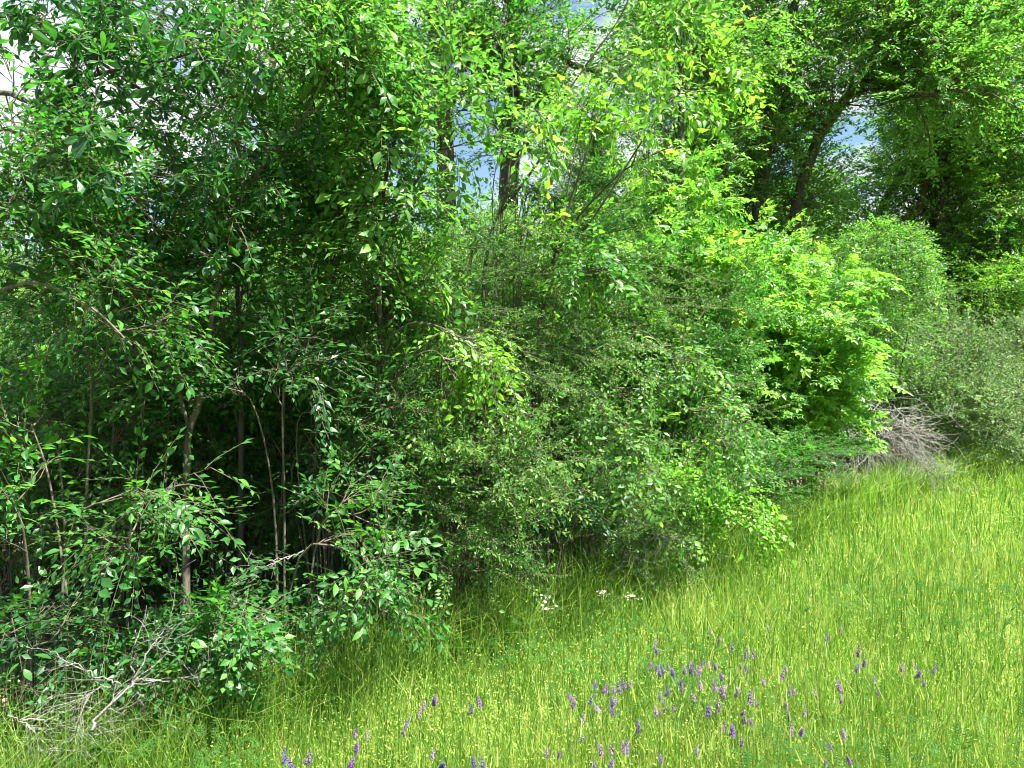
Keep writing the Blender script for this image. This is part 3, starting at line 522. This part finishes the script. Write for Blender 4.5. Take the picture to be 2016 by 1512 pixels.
# star leaved bushes
for i, (px, Y, h, sp, n1, lb) in enumerate([(1500, 8.9, 3.8, .9, 200, 'largest star leaved bush, bright and rounded, right of the centre'), (1370, 8.3, 3.3, .9, 150, 'star leaved bush on the left of the largest one'), (1590, 10.6, 3.0, .6, 110, 'star leaved bush bulging toward the brush pile on the right'), (1490, 8.8, 2.2, .65, 90, 'lower star leaved bush in front of the largest one beside the grass'), (1225, 7.8, 2.9, .65, 120, 'star leaved bush furthest left of its group behind the fanning sapling')]):
    x = (px - 1008) / FPX * Y; stt = fan(x, Y, 8, h, sp, np.random.default_rng(970 + i), .02)
    p = Plant(97 + i); p.grow(stt, int(n1 * .6), .8, 5, .3, 3, 'star', .1, up1=.2, flat=.7, lend=.6)
    p.build('star_leaved_bush', lb, 'bush', base_of(stt), stt, 'dark', 'star', 'star', 1, 110, stemname='stem', sides=5)
# vine covered dome
stt = fan(6.1, 12.6, 8, 3.3, .5, np.random.default_rng(990), .03)
p = Plant(102); p.grow(stt, 60, .5, 5, .4, 4, 'round', .5)
rgd = p.rg; n = 1200; v = nrm(rgd.normal(size=(n, 3))); v[:, 2] = np.abs(v[:, 2]); cen = U(1735, 560, 12.6)
P3 = cen + v * np.array([.85, .8, 1.05]) * rgd.uniform(.8, 1.0, (n, 1)); p.spray(P3, nrm(v + rgd.normal(size=(n, 3)) * .5 + [0, 0, -.5]), 'round', .9)
p.build('vine_covered_tree', 'dome shaped mass of small bright leaves right of the star leaved bushes', 'tree', (6.1, 12.6, 0), stt, 'dark', 'bright', 'round', 2, 0, sides=6)

# thin bare-stemmed saplings in the shade
rg = np.random.default_rng(110); k = 0
ORD = 'first second third fourth fifth sixth seventh eighth ninth tenth eleventh twelfth thirteenth fourteenth fifteenth sixteenth seventeenth'.split()
THIN = [135, 205, 262, 345, 532, 590, 655, 690, 905, 60, 20, 440, 560, 840, 300, 160, 1180]
for px, Y, top, ln in [(135, 4.4, 850, -10), (205, 4.6, 820, 10), (262, 5.0, 700, 8), (345, 5.2, 760, -5), (532, 5.3, 700, 15), (590, 5.6, 650, -12), (655, 5.6, 600, 20), (690, 4.9, 780, 30), (905, 5.4, 800, -10), (60, 5.3, 700, 20), (20, 4.6, 780, -20), (440, 6.4, 560, 20), (560, 6.8, 500, 0), (840, 6.2, 600, 20), (300, 6.8, 560, -20), (160, 6.6, 600, 20), (1180, 7.2, 600, 20)]:
    LT = ORD[sorted(THIN).index(px)] + ' from the left of the thin few leaved sapling stems in the shade'
    b = U(px, 1100, Y); b[2] = -.03; e = U(px + ln * 2, top, Y - .1); m = b * .5 + e * .5 + rg.normal(size=3) * .03
    stt = [(np.array([b, m, e]), .012, .005)]
    p = Plant(111 + k); p.grow(stt, 9, .45, 3, .2, 2, 'broad', .3, flat=.3)
    p.build('thin_sapling', LT, 'sapling', (b[0], b[1], 0), stt, 'grey', 'green', 'broad', 1, 14, 'thin saplings in the shade', sides=5); k += 1

# ------------------------------------------------------------------ dead wood
def dead(name, label, mains, nsub, lsub, seed, cat='branch', up=0., nt=4, lt=.10, r=.0019):
    rg = np.random.default_rng(seed); o = mains[0][0][0]; root = empty(name, o, label, cat)
    S = np.stack([smooth_path(p_, 12) for p_, _, _ in mains])
    for k_, (p_, a, b) in enumerate(mains):
        g = Geo(); tube(g, smooth_path(p_, 22) + rg.normal(size=(22, 3)) * .005, a * .6, b * .6, 6, rg, .08); link('limb', g.mesh('limb', BARK['dead'], True, o), root)
    idx = rg.integers(0, len(mains), nsub); P, T = at(S, idx, rg.uniform(.15, 1, nsub)); D = side_dirs(T, rg, 42, up, .6)
    B1 = shoots(P, D, lsub * rg.uniform(.4, 1.2, nsub), rg, 6, -.1, .16); g = Geo()
    B1[:, :, 2] = np.maximum(B1[:, :, 2], .05)
    for i in range(6): segs(g, B1[:, i], B1[:, i + 1], r * (1 - .12 * i), r * (.88 - .12 * i), .5, 4)
    link('side_branches', g.mesh('side_branches', BARK['dead'], False, o), root, kind='stuff')
    i2 = np.repeat(np.arange(nsub), nt); P2, T2 = at(B1, i2, rg.uniform(.2, 1, len(i2))); B2 = shoots(P2, side_dirs(T2, rg, 50, 0, .8), lt * rg.uniform(.4, 1.4, len(P2)), rg, 3, 0, .2); g = Geo()
    for i in range(3): segs(g, B2[:, i], B2[:, i + 1], r * .4, r * .3, .5, 3)
    link('twigs', g.mesh('twigs', BARK['dead'], False, o), root, kind='stuff')
    return root
dead('dead_branch', 'largest dead grey branch lying at lower left, thick end in the grass, forks spreading right', [
    (path((3.0, 3.25), (182, 1440), (195, 1410), (255, 1352), (285, 1340), (350, 1342)), .011, .004), (path((3.2, 3.4), (255, 1352), (300, 1270), (318, 1250), (342, 1212)), .006, .0025),
    (path((3.2, 3.3), (262, 1345), (285, 1400), (290, 1420)), .007, .003), (path((3.2, 3.1), (240, 1345), (205, 1338), (150, 1310), (92, 1278)), .006, .002), (path((3.2, 3.1), (230, 1348), (195, 1355), (165, 1375)), .005, .002),
    (path((3.2, 3.5), (300, 1270), (340, 1290), (400, 1340)), .005, .002), (path((3.2, 3.15), (264, 1348), (262, 1290), (268, 1240)), .006, .003)], 34, .24, 121)
dead('dead_branch', 'dead twiggy branch flat in the grass at the bottom left corner', [(path((2.95, 3.1), (20, 1408), (48, 1422), (90, 1440), (140, 1452)), .006, .002), (path((2.95, 3.1), (45, 1420), (90, 1418), (120, 1430), (150, 1448)), .005, .002), (path((3, 3.1), (80, 1480), (110, 1470), (160, 1445), (200, 1410)), .005, .002)], 26, .22, 122)
dead('dead_branch', 'broken bare branch poking left out of the shade below the pointed leaves', [(path((3.9, 3.7), (600, 1085), (560, 1100), (500, 1130), (438, 1162)), .006, .003), (path((3.9, 3.7), (590, 1092), (530, 1105), (450, 1140)), .004, .002), (path((3.7, 3.7), (438, 1162), (436, 1175), (441, 1192)), .004, .002)], 12, .12, 123)
dead('dead_branch', 'tangle of dead twigs right of the largest dead branch among pale leaves', [(path((3.5, 3.6), (330, 1400), (380, 1330), (430, 1265), (480, 1225)), .006, .002), (path((3.5, 3.6), (300, 1380), (360, 1340), (430, 1350), (490, 1390)), .005, .002), (path((3.5, 3.6), (350, 1380), (410, 1300), (460, 1300)), .005, .002)], 34, .2, 124)
dead('dead_branch', 'grey bare twigs sweeping right at the thicket foot right of centre', [(path((6.0, 5.4), (1090, 1120), (1180, 1080), (1300, 1060), (1350, 1070)), .007, .002), (path((6.0, 5.5), (1110, 1130), (1200, 1040), (1300, 1020)), .006, .002), (path((6.0, 5.4), (1090, 1135), (1150, 1125), (1260, 1110), (1330, 1095)), .006, .002), (path((6, 5.5), (1300, 960), (1240, 1010), (1180, 1090)), .005, .002), (path((6.1, 5.6), (1380, 1000), (1300, 1050), (1220, 1110)), .005, .002)], 60, .4, 125)
dead('dead_branch', 'thin pale curved vine hanging in a loop in the shade under the middle', [(path((5.0, 4.9), (1030, 1010), (1000, 1060), (940, 1100), (870, 1112), (820, 1090)), .004, .002), (path((5, 4.9), (1025, 1000), (960, 1040), (900, 1065)), .003, .002)], 8, .15, 126)
bp_ = []
rg = np.random.default_rng(127)
for i in range(24):
    a = U(1710 + rg.uniform(-70, 60), 765 + rg.uniform(0, 90), 10.6); b = Uz(1735 + rg.uniform(-120, 130), 948 + rg.uniform(-22, 22), .25); m = a * .5 + b * .5 + np.array([0, 0, .22]); bp_.append((np.array([a, m, b]), .012, .004))
dead('brush_pile', 'pile of grey dead brush slumped from the bushes onto the grass at right', bp_, 260, .7, 128, cat='brush pile', nt=4, lt=.3, r=.006)

# ------------------------------------------------------------------ grass, ground cover, litter (nobody could count them)
rg = np.random.default_rng(200)
def field_points(n, pw, ya=1.7, yb=60, edge=.2, rag=.35, zmin=None):
    u = rg.random(n); e = 1 - pw; Y = (ya ** e + u * (yb ** e - ya ** e)) ** (1 / e); X = Y * rg.uniform(-.8, .8, n) + rg.uniform(-1, 1, n)
    k = Y < X + EDGE + edge + rg.normal(size=n) * rag
    return X[k], Y[k]
def patch(X, Y, f=1.0, s=0): return .5 + .25 * (np.sin(X * 1.7 * f + 1.3 * np.sin(Y * 1.1 * f + s)) + np.sin(Y * 2.3 * f + 1.7 * np.sin(X * .9 * f + s * 2)))
def blades(geo, X, Y, h, wdt, lean, tint, bend=.35):
    n = len(X); az = rg.uniform(0, 6.28, n); d = np.stack([np.cos(az), np.sin(az), np.zeros(n)], -1); f = rg.uniform(0, 6.28, n); s = np.stack([np.cos(f), np.sin(f), np.zeros(n)], -1) * wdt[:, None] * .5
    b = np.stack([X, Y, np.zeros(n) - .01], -1); up = np.array([0, 0, 1.])
    l1 = (lean * rg.random(n))[:, None]; m = b + up * (h * .55)[:, None] + d * l1 * (h * .35)[:, None]; t = b + up * (h * (1 - .25 * l1[:, 0] * bend))[:, None] + d * l1 * h[:, None]
    geo.add(np.stack([b - s, b + s, m + s * .8, m - s * .8, t], 1), [(0, 1, 2, 3), (3, 2, 4)], tint)
g = Geo()
X, Y = field_points(175000, .95, edge=0.); pt = patch(X, Y)
wd = np.maximum(.0028, .0010 * Y) * rg.uniform(.5, 1.9, len(X))
h = rg.uniform(.14, .36, len(X)) * (.55 + .5 * pt + .35 * patch(X, Y, 2.9, 5))
blades(g, X, Y, h, wd, .7, np.clip(.16 + .30 * pt + .22 * patch(X, Y, 3.7, 1) + rg.normal(size=len(X)) * .2, 0, 1))
link('meadow_grass', g.mesh('meadow_grass', MAT['grass'][0]), label='dense sunlit yellow green meadow grass filling the right foreground', category='grass', kind='stuff')
# taller thin dark stalks with seed heads
g = Geo(); X, Y = field_points(16000, .9); h = rg.uniform(.32, .55, len(X)); blades(g, X, Y, h, np.maximum(.003, .0011 * Y), .35, rg.uniform(0, .25, len(X)))
X, Y = field_points(9000, .9, edge=.1); k = patch(X, Y, .6, 2) > .45; X, Y = X[k], Y[k]; n = len(X); h = rg.uniform(.38, .55, n)
tp = np.stack([X, Y, h], -1); tp2 = tp + np.stack([rg.normal(size=n) * .012, rg.normal(size=n) * .012, rg.uniform(.04, .07, n)], -1); tb = np.stack([X + rg.normal(size=n) * .03, Y + rg.normal(size=n) * .03, np.zeros(n)], -1)
segs(g, tb, tp, .0012, .001, .3); segs(g, tp, tp2, .0035, .0015, .75)
link('tall_grass_stalks', g.mesh('tall_grass_stalks', MAT['grass'][0]), label='thin dark stalks and seed heads standing above the meadow grass', category='grass', kind='stuff')
# tall arching grass along the thicket edge
g = Geo(); n = 14000; t = rg.random(n) ** 1.6 * 17; off = rg.normal(size=n) * .25 + .12
X = -3 + t * .707 * 1.0 + off * .707; Y = X + EDGE - .05 + off * -1.0 + rg.normal(size=n) * .1
h = rg.uniform(.3, .75, n); blades(g, X, Y, h, np.maximum(.004, .0012 * Y), 1.1, np.clip(rg.normal(.35, .2, n), 0, .95), 1.0)
link('edge_grass', g.mesh('edge_grass', MAT['grass'][0]), label='long arching grass along the foot of the thicket', category='grass', kind='stuff')
# low leafy cover
g = Geo(); X, Y = field_points(170000, 1.01, edge=.35); n = len(X); pt = patch(X, Y, .8, 4)
z = rg.uniform(.04, .30, n) * (.6 + .6 * pt); ln = np.maximum(.014, .0035 * Y) * rg.uniform(.6, 1.3, n); D = rg.normal(size=(n, 3)); D[:, 2] *= .45; B = basis(nrm(D), rg.normal(size=(n, 3)) * .5 + np.array([0, 0, 1.]))
V, F = flat4(.26); g.add(np.einsum('nij,kj->nki', B, V) * ln[:, None, None] + np.stack([X, Y, z], -1)[:, None], F, np.clip(.28 + .35 * pt + .25 * patch(X, Y, 4.1, 9) + rg.normal(size=n) * .16, 0, .66))
link('ground_cover', g.mesh('ground_cover', MAT['grass'][0]), label='low small leaved weeds growing between the grass blades', category='ground cover', kind='stuff')
# vetch foliage: pinnate leaves in patches
g = Geo(); n = 1600; X, Y = field_points(n * 4, 1.2, ya=2.2, yb=7, edge=-.9); k = patch(X, Y, 1.3, 7) > .52; X, Y = X[k], Y[k]; n = len(X)
b = np.stack([X, Y, rg.uniform(.12, .36, n)], -1); D = rg.normal(size=(n, 3)); D[:, 2] = np.abs(D[:, 2]) * .4; B = basis(nrm(D), rg.normal(size=(n, 3)) * .3 + np.array([0, 0, 1.]))
lp = []; ld = []
for i in range(7):
    for s in (-1, 1): lp.append([0, .015 + i * .0115, 0]); ld.append([s, .35, .1])
lp = np.array(lp); lb = basis(np.array(ld, float), np.tile([0, 0, 1.], (14, 1))); V, F = flat4(.17)
T_ = np.einsum('kij,vj->kvi', lb, V) * .019 + lp[:, None]
g.add((np.einsum('nij,kj->nki', B, T_.reshape(-1, 3)) + b[:, None]).reshape(-1, 4, 3), F, np.repeat(rg.uniform(.05, .4, n), 14)); segs(g, b, b + B[:, :, 1] * .095, .0008, .0005, .2)
link('vetch_foliage', g.mesh('vetch_foliage', leaf_mat('vetch_leaf', [(0, (.035, .12, .02)), (1, (.10, .24, .045))], [(0, (.04, .2, .02)), (1, (.14, .4, .06))], rough=.6, spec=.2)), label='feathery green vetch foliage woven through the foreground grass', category='ground cover', kind='stuff')
# litter and seedlings on the wood floor
lit = leaf_mat('dry_leaf', [(0, (.10, .065, .04)), (.5, (.27, .19, .13)), (1, (.50, .40, .31))], [(0, (.1, .06, .03)), (1, (.3, .2, .12))], tw=.15, rough=.7, spec=.2)
g = Geo(); n = 26000; Y = rg.uniform(2.8, 14, n); X = Y * rg.uniform(-.85, .4, n) - .3; k = Y > X + EDGE + .1; X, Y = X[k], Y[k]; n = len(X)
D = rg.normal(size=(n, 3)); D[:, 2] *= .15; B = basis(nrm(D), rg.normal(size=(n, 3)) * .35 + np.array([0, 0, 1.])); V, F = flat4(.28)
g.add(np.einsum('nij,kj->nki', B, V) * rg.uniform(.04, .09, n)[:, None, None] + np.stack([X, Y, rg.uniform(.03, .08, n)], -1)[:, None], F, rg.random(n))
link('leaf_litter', g.mesh('leaf_litter', lit), label='pinkish brown dry leaves covering the floor of the wood', category='leaf litter', kind='stuff')
g = Geo(); n = 22000; Y = rg.uniform(2.9, 9, n) ; X = Y - EDGE - np.abs(rg.normal(size=n)) * 2.5; n = len(X); cl = np.floor(rg.random(n) * 1); z = rg.uniform(.05, .95, n) * patch(X, Y, 2.2, 3)
D = rg.normal(size=(n, 3)); D[:, 2] *= .4; B = basis(nrm(D), rg.normal(size=(n, 3)) * .3 + np.array([0, 0, 1.])); V, F = flat4(.26)
g.add(np.einsum('nij,kj->nki', B, V) * rg.uniform(.03, .075, n)[:, None, None] + np.stack([X, Y, z], -1)[:, None], F, np.clip(rg.normal(.4, .2, n), 0, 1))
m_ = rg.random(n) < .25; bb = np.stack([X, Y, z], -1)[m_]; aa = bb.copy(); aa[:, 2] = 0; aa[:, :2] += rg.normal(size=(len(aa), 2)) * .04; segs(g, aa, bb, .0015, .001, .3)
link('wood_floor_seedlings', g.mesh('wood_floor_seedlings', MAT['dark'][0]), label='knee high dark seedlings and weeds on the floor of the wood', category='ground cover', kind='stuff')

# ------------------------------------------------------------------ flowers
def flat_mat(name, stops, tw=.25):
    return leaf_mat(name, stops, stops, per_object=True, tw=tw, rough=.6, spec=.3)
purple = flat_mat('purple_petal', [(0, (.09, .06, .26)), (.5, (.16, .07, .31)), (1, (.26, .10, .35))])
faded = flat_mat('faded_petal', [(0, (.16, .13, .28)), (.5, (.26, .17, .30)), (1, (.34, .24, .30))])
def spike_mesh(mat, seed, L):
    rg = np.random.default_rng(seed); g = Geo(); n = 44; t = np.linspace(0, 1, n); az = t * 31 + rg.normal(size=n) * .5
    D = np.stack([np.cos(az) * .8 + .25, np.sin(az) * .8, -.75 + .5 * t], -1); B = basis(nrm(D), np.tile([0, 0, 1.], (n, 1))); V, F = diamond(.26, .7, .5)
    ln = .017 * (1.15 - .65 * t ** 1.5); g.add(np.einsum('nij,kj->nki', B, V) * ln[:, None, None] + np.stack([0 * t, 0 * t, t * L], -1)[:, None], F, rg.random(n)); return g.mesh('blossom', mat)
SP = [spike_mesh(purple, 1, .055), spike_mesh(purple, 2, .045), spike_mesh(purple, 3, .07)]; SF = [spike_mesh(faded, 4, .05), spike_mesh(faded, 5, .042)]
gs = Geo(); tube(gs, smooth_path(np.array([[.03, .02, -.36], [.0, .01, -.2], [0, 0, 0], [0, 0, .05]]), 7), .0014, .0008, 4); STEMM = gs.mesh('stem', BARK['stem'], True)
FL = """1293,1277 1281,1305 1306,1317 1326,1321 1348,1315 1373,1323 1341,1341 1383,1299 1396,1305 1406,1349 1422,1329 1401,1242 1416,1256 1441,1269 1467,1287 1483,1285 1458,1311 1471,1315 1504,1339 1512,1232 1563,1359 1301,1371 1313,1359 1301,1394 1291,1400 1328,1390 1368,1371 1414,1392 1395,1398 1257,1432 1423,1430 1441,1438 1460,1460 1232,1472 1303,1492 1547,1385 1553,1408 1585,1398 1557,1438 1575,1438 1208,1355 1206,1379
1628,1253 1655,1235 1689,1282 1686,1313 1701,1301 1720,1334 1729,1360 1776,1313 1802,1310 1807,1325 1819,1341 1837,1315 1653,1350 1656,1372 1606,1362 1562,1358 1635,1466 1674,1494 1625,1504 1465,1414 1375,1480 1660,1445
1123,1369 1128,1385 1172,1345 1188,1355 1160,1376 1177,1391 1146,1412 1207,1379 856,1376 834,1386 825,1404 799,1421 794,1438 929,1393 945,1381 700,1442 724,1445 700,1470 690,1501 851,1483 868,1504 933,1501 952,1504 1101,1483 1077,1480 1144,1449 1184,1477 1205,1473 1229,1473 1170,1504 1202,1501 559,1494 573,1501 606,1494 689,1501"""
FADE = {(1401,1242),(1416,1256),(1441,1269),(1512,1232),(1396,1305),(1504,1339),(1563,1359),(1291,1400),(1301,1394),(1368,1371),(1188,1355),(1207,1379),(1177,1391),(1146,1412),(834,1386),(724,1445),(851,1483),(1077,1480),(1144,1449),(1205,1473),(1465,1414),(1375,1480),(1660,1445),(1656,1372),(1606,1362),(1547,1385),(1585,1398),(1720,1334),(1655,1235),(1483,1285)}
rg = np.random.default_rng(300)
EXF = ['%d,%d' % (rg.normal(1385, 95), min(1470, max(1260, rg.normal(1350, 48)))) for _ in range(34)]
FADE |= {tuple(map(int, q.split(','))) for q in EXF[:22]}
for i, s in enumerate(FL.split() + EXF):
    px, py = map(int, s.split(',')); P0 = Uz(px, py + 8, rg.uniform(.30, .40)); fd = (px, py) in FADE
    lab = 'faded greyish mauve vetch flower spike in the foreground grass' if fd else 'fresh purple vetch flower spike in the foreground grass'
    r = empty('vetch_flower', (P0[0], P0[1], P0[2] - .36), lab, 'flower', 'faded vetch flower spikes' if fd else 'purple vetch flower spikes')
    tilt = (rg.normal() * .3, rg.normal() * .3, rg.uniform(0, 6.28)); s_ = rg.uniform(.6, .95)
    for nm, me in (('stem', STEMM), ('blossom', (SF if fd else SP)[i % (2 if fd else 3)])):
        c = link(nm, me, r); c.location = (0, 0, .36); c.rotation_euler = tilt; c.scale = (s_, s_, 1 if nm == 'stem' else s_)
# white daisies
cream = flat_mat('cream_floret', [(0, (.36, .40, .28)), (1, (.55, .58, .46))], .3)
white = flat_mat('white_petal', [(0, (.70, .72, .72)), (1, (.85, .84, .80))], .3); yel = bark_mat('yellow_disc', (.5, .32, .03), (.7, .48, .05))
g = Geo(); n = 14; az = np.arange(n) / n * 6.283; B = basis(np.stack([np.cos(az), np.sin(az), np.full(n, .12)], -1), np.tile([0, 0, 1.], (n, 1))); V, F = flat4(.2, .7)
g.add(np.einsum('nij,kj->nki', B, V) * .012, F, .5); PET = g.mesh('petals', white)
g = Geo(); tube(g, np.array([[0, 0, -.001], [0, 0, .002], [0, 0, .0035]]), .0042, .002, 8); DISC = g.mesh('disc', yel, True)
r = empty('daisy_plant', Uz(1070, 1270, 0), 'small white daisies in a bunch at the edge of the shade left of centre', 'flower'); o = np.array(r.location); gg = Geo()
for i in range(30):
    px, py = 1070 + rg.normal() * 16, 1192 + rg.normal() * 9; 
    if i < 5: px, py = 1068 + rg.normal() * 6, 1172 + rg.normal() * 3
    P0 = U(px, py, o[1] + rg.normal() * .05); A = np.array([[o[0] + rg.normal() * .03, o[1] + rg.normal() * .03, 0]]); Mid = (A + P0) / 2 + rg.normal(size=(1, 3)) * .015; segs(gg, A, Mid, .0012, .001); segs(gg, Mid, P0[None], .001, .0008)
    f = link('flower_head', PET, r); f.location = P0 - o; f.rotation_euler = (rg.normal() * .5 + .4, rg.normal() * .4, rg.random() * 6); d = link('disc', DISC, f)
link('stems', gg.mesh('stems', BARK['stem'], False, o), r, kind='stuff')
for px, py, lb in ((1186, 1165, 'left of two lone flat white flower heads at the grass edge'), (1243, 1173, 'right of two lone flat white flower heads at the grass edge')):
    P0 = Uz(px, py, .42); r = empty('white_umbel', (P0[0], P0[1], 0), lb, 'flower'); g = Geo(); tube(g, smooth_path(np.array([[0, 0, 0], [.01, 0, .2], [0, 0, .40]]), 6), .0018, .001, 4); link('stem', g.mesh('stem', BARK['stem'], True), r)
    g = Geo(); gs2 = Geo(); n = 40; q_ = rg.normal(size=(n, 2)) * .022; c_ = np.stack([q_[:, 0], q_[:, 1], .42 - (q_ ** 2).sum(-1) * 4], -1); D = rg.normal(size=(n, 3)); D[:, 2] *= .2; B = basis(nrm(D), np.tile([0, 0, 1.], (n, 1))); V, F = flat4(.4)
    g.add(np.einsum('nij,kj->nki', B, V) * .013 + c_[:, None], F, .5); link('flower_head', g.mesh('flower_head', cream), r); segs(gs2, np.tile([[0, 0, .40]], (n, 1)), c_, .0006, .0005); link('rays', gs2.mesh('rays', BARK['stem']), r, kind='stuff')
tot = {}
for o_ in sc.objects:
    if o_.type == 'MESH': tot[o_.data.name + '/' + (o_.parent.name if o_.parent else '')] = (len(o_.data.loops) - 2 * len(o_.data.polygons))
um = {o_.data.name: len(o_.data.loops) - 2 * len(o_.data.polygons) for o_ in sc.objects if o_.type == 'MESH'}
print('TRIS unique', sum(um.values()), 'objects', len(sc.objects)); print(sorted(tot.items(), key=lambda a: -a[1])[:40])
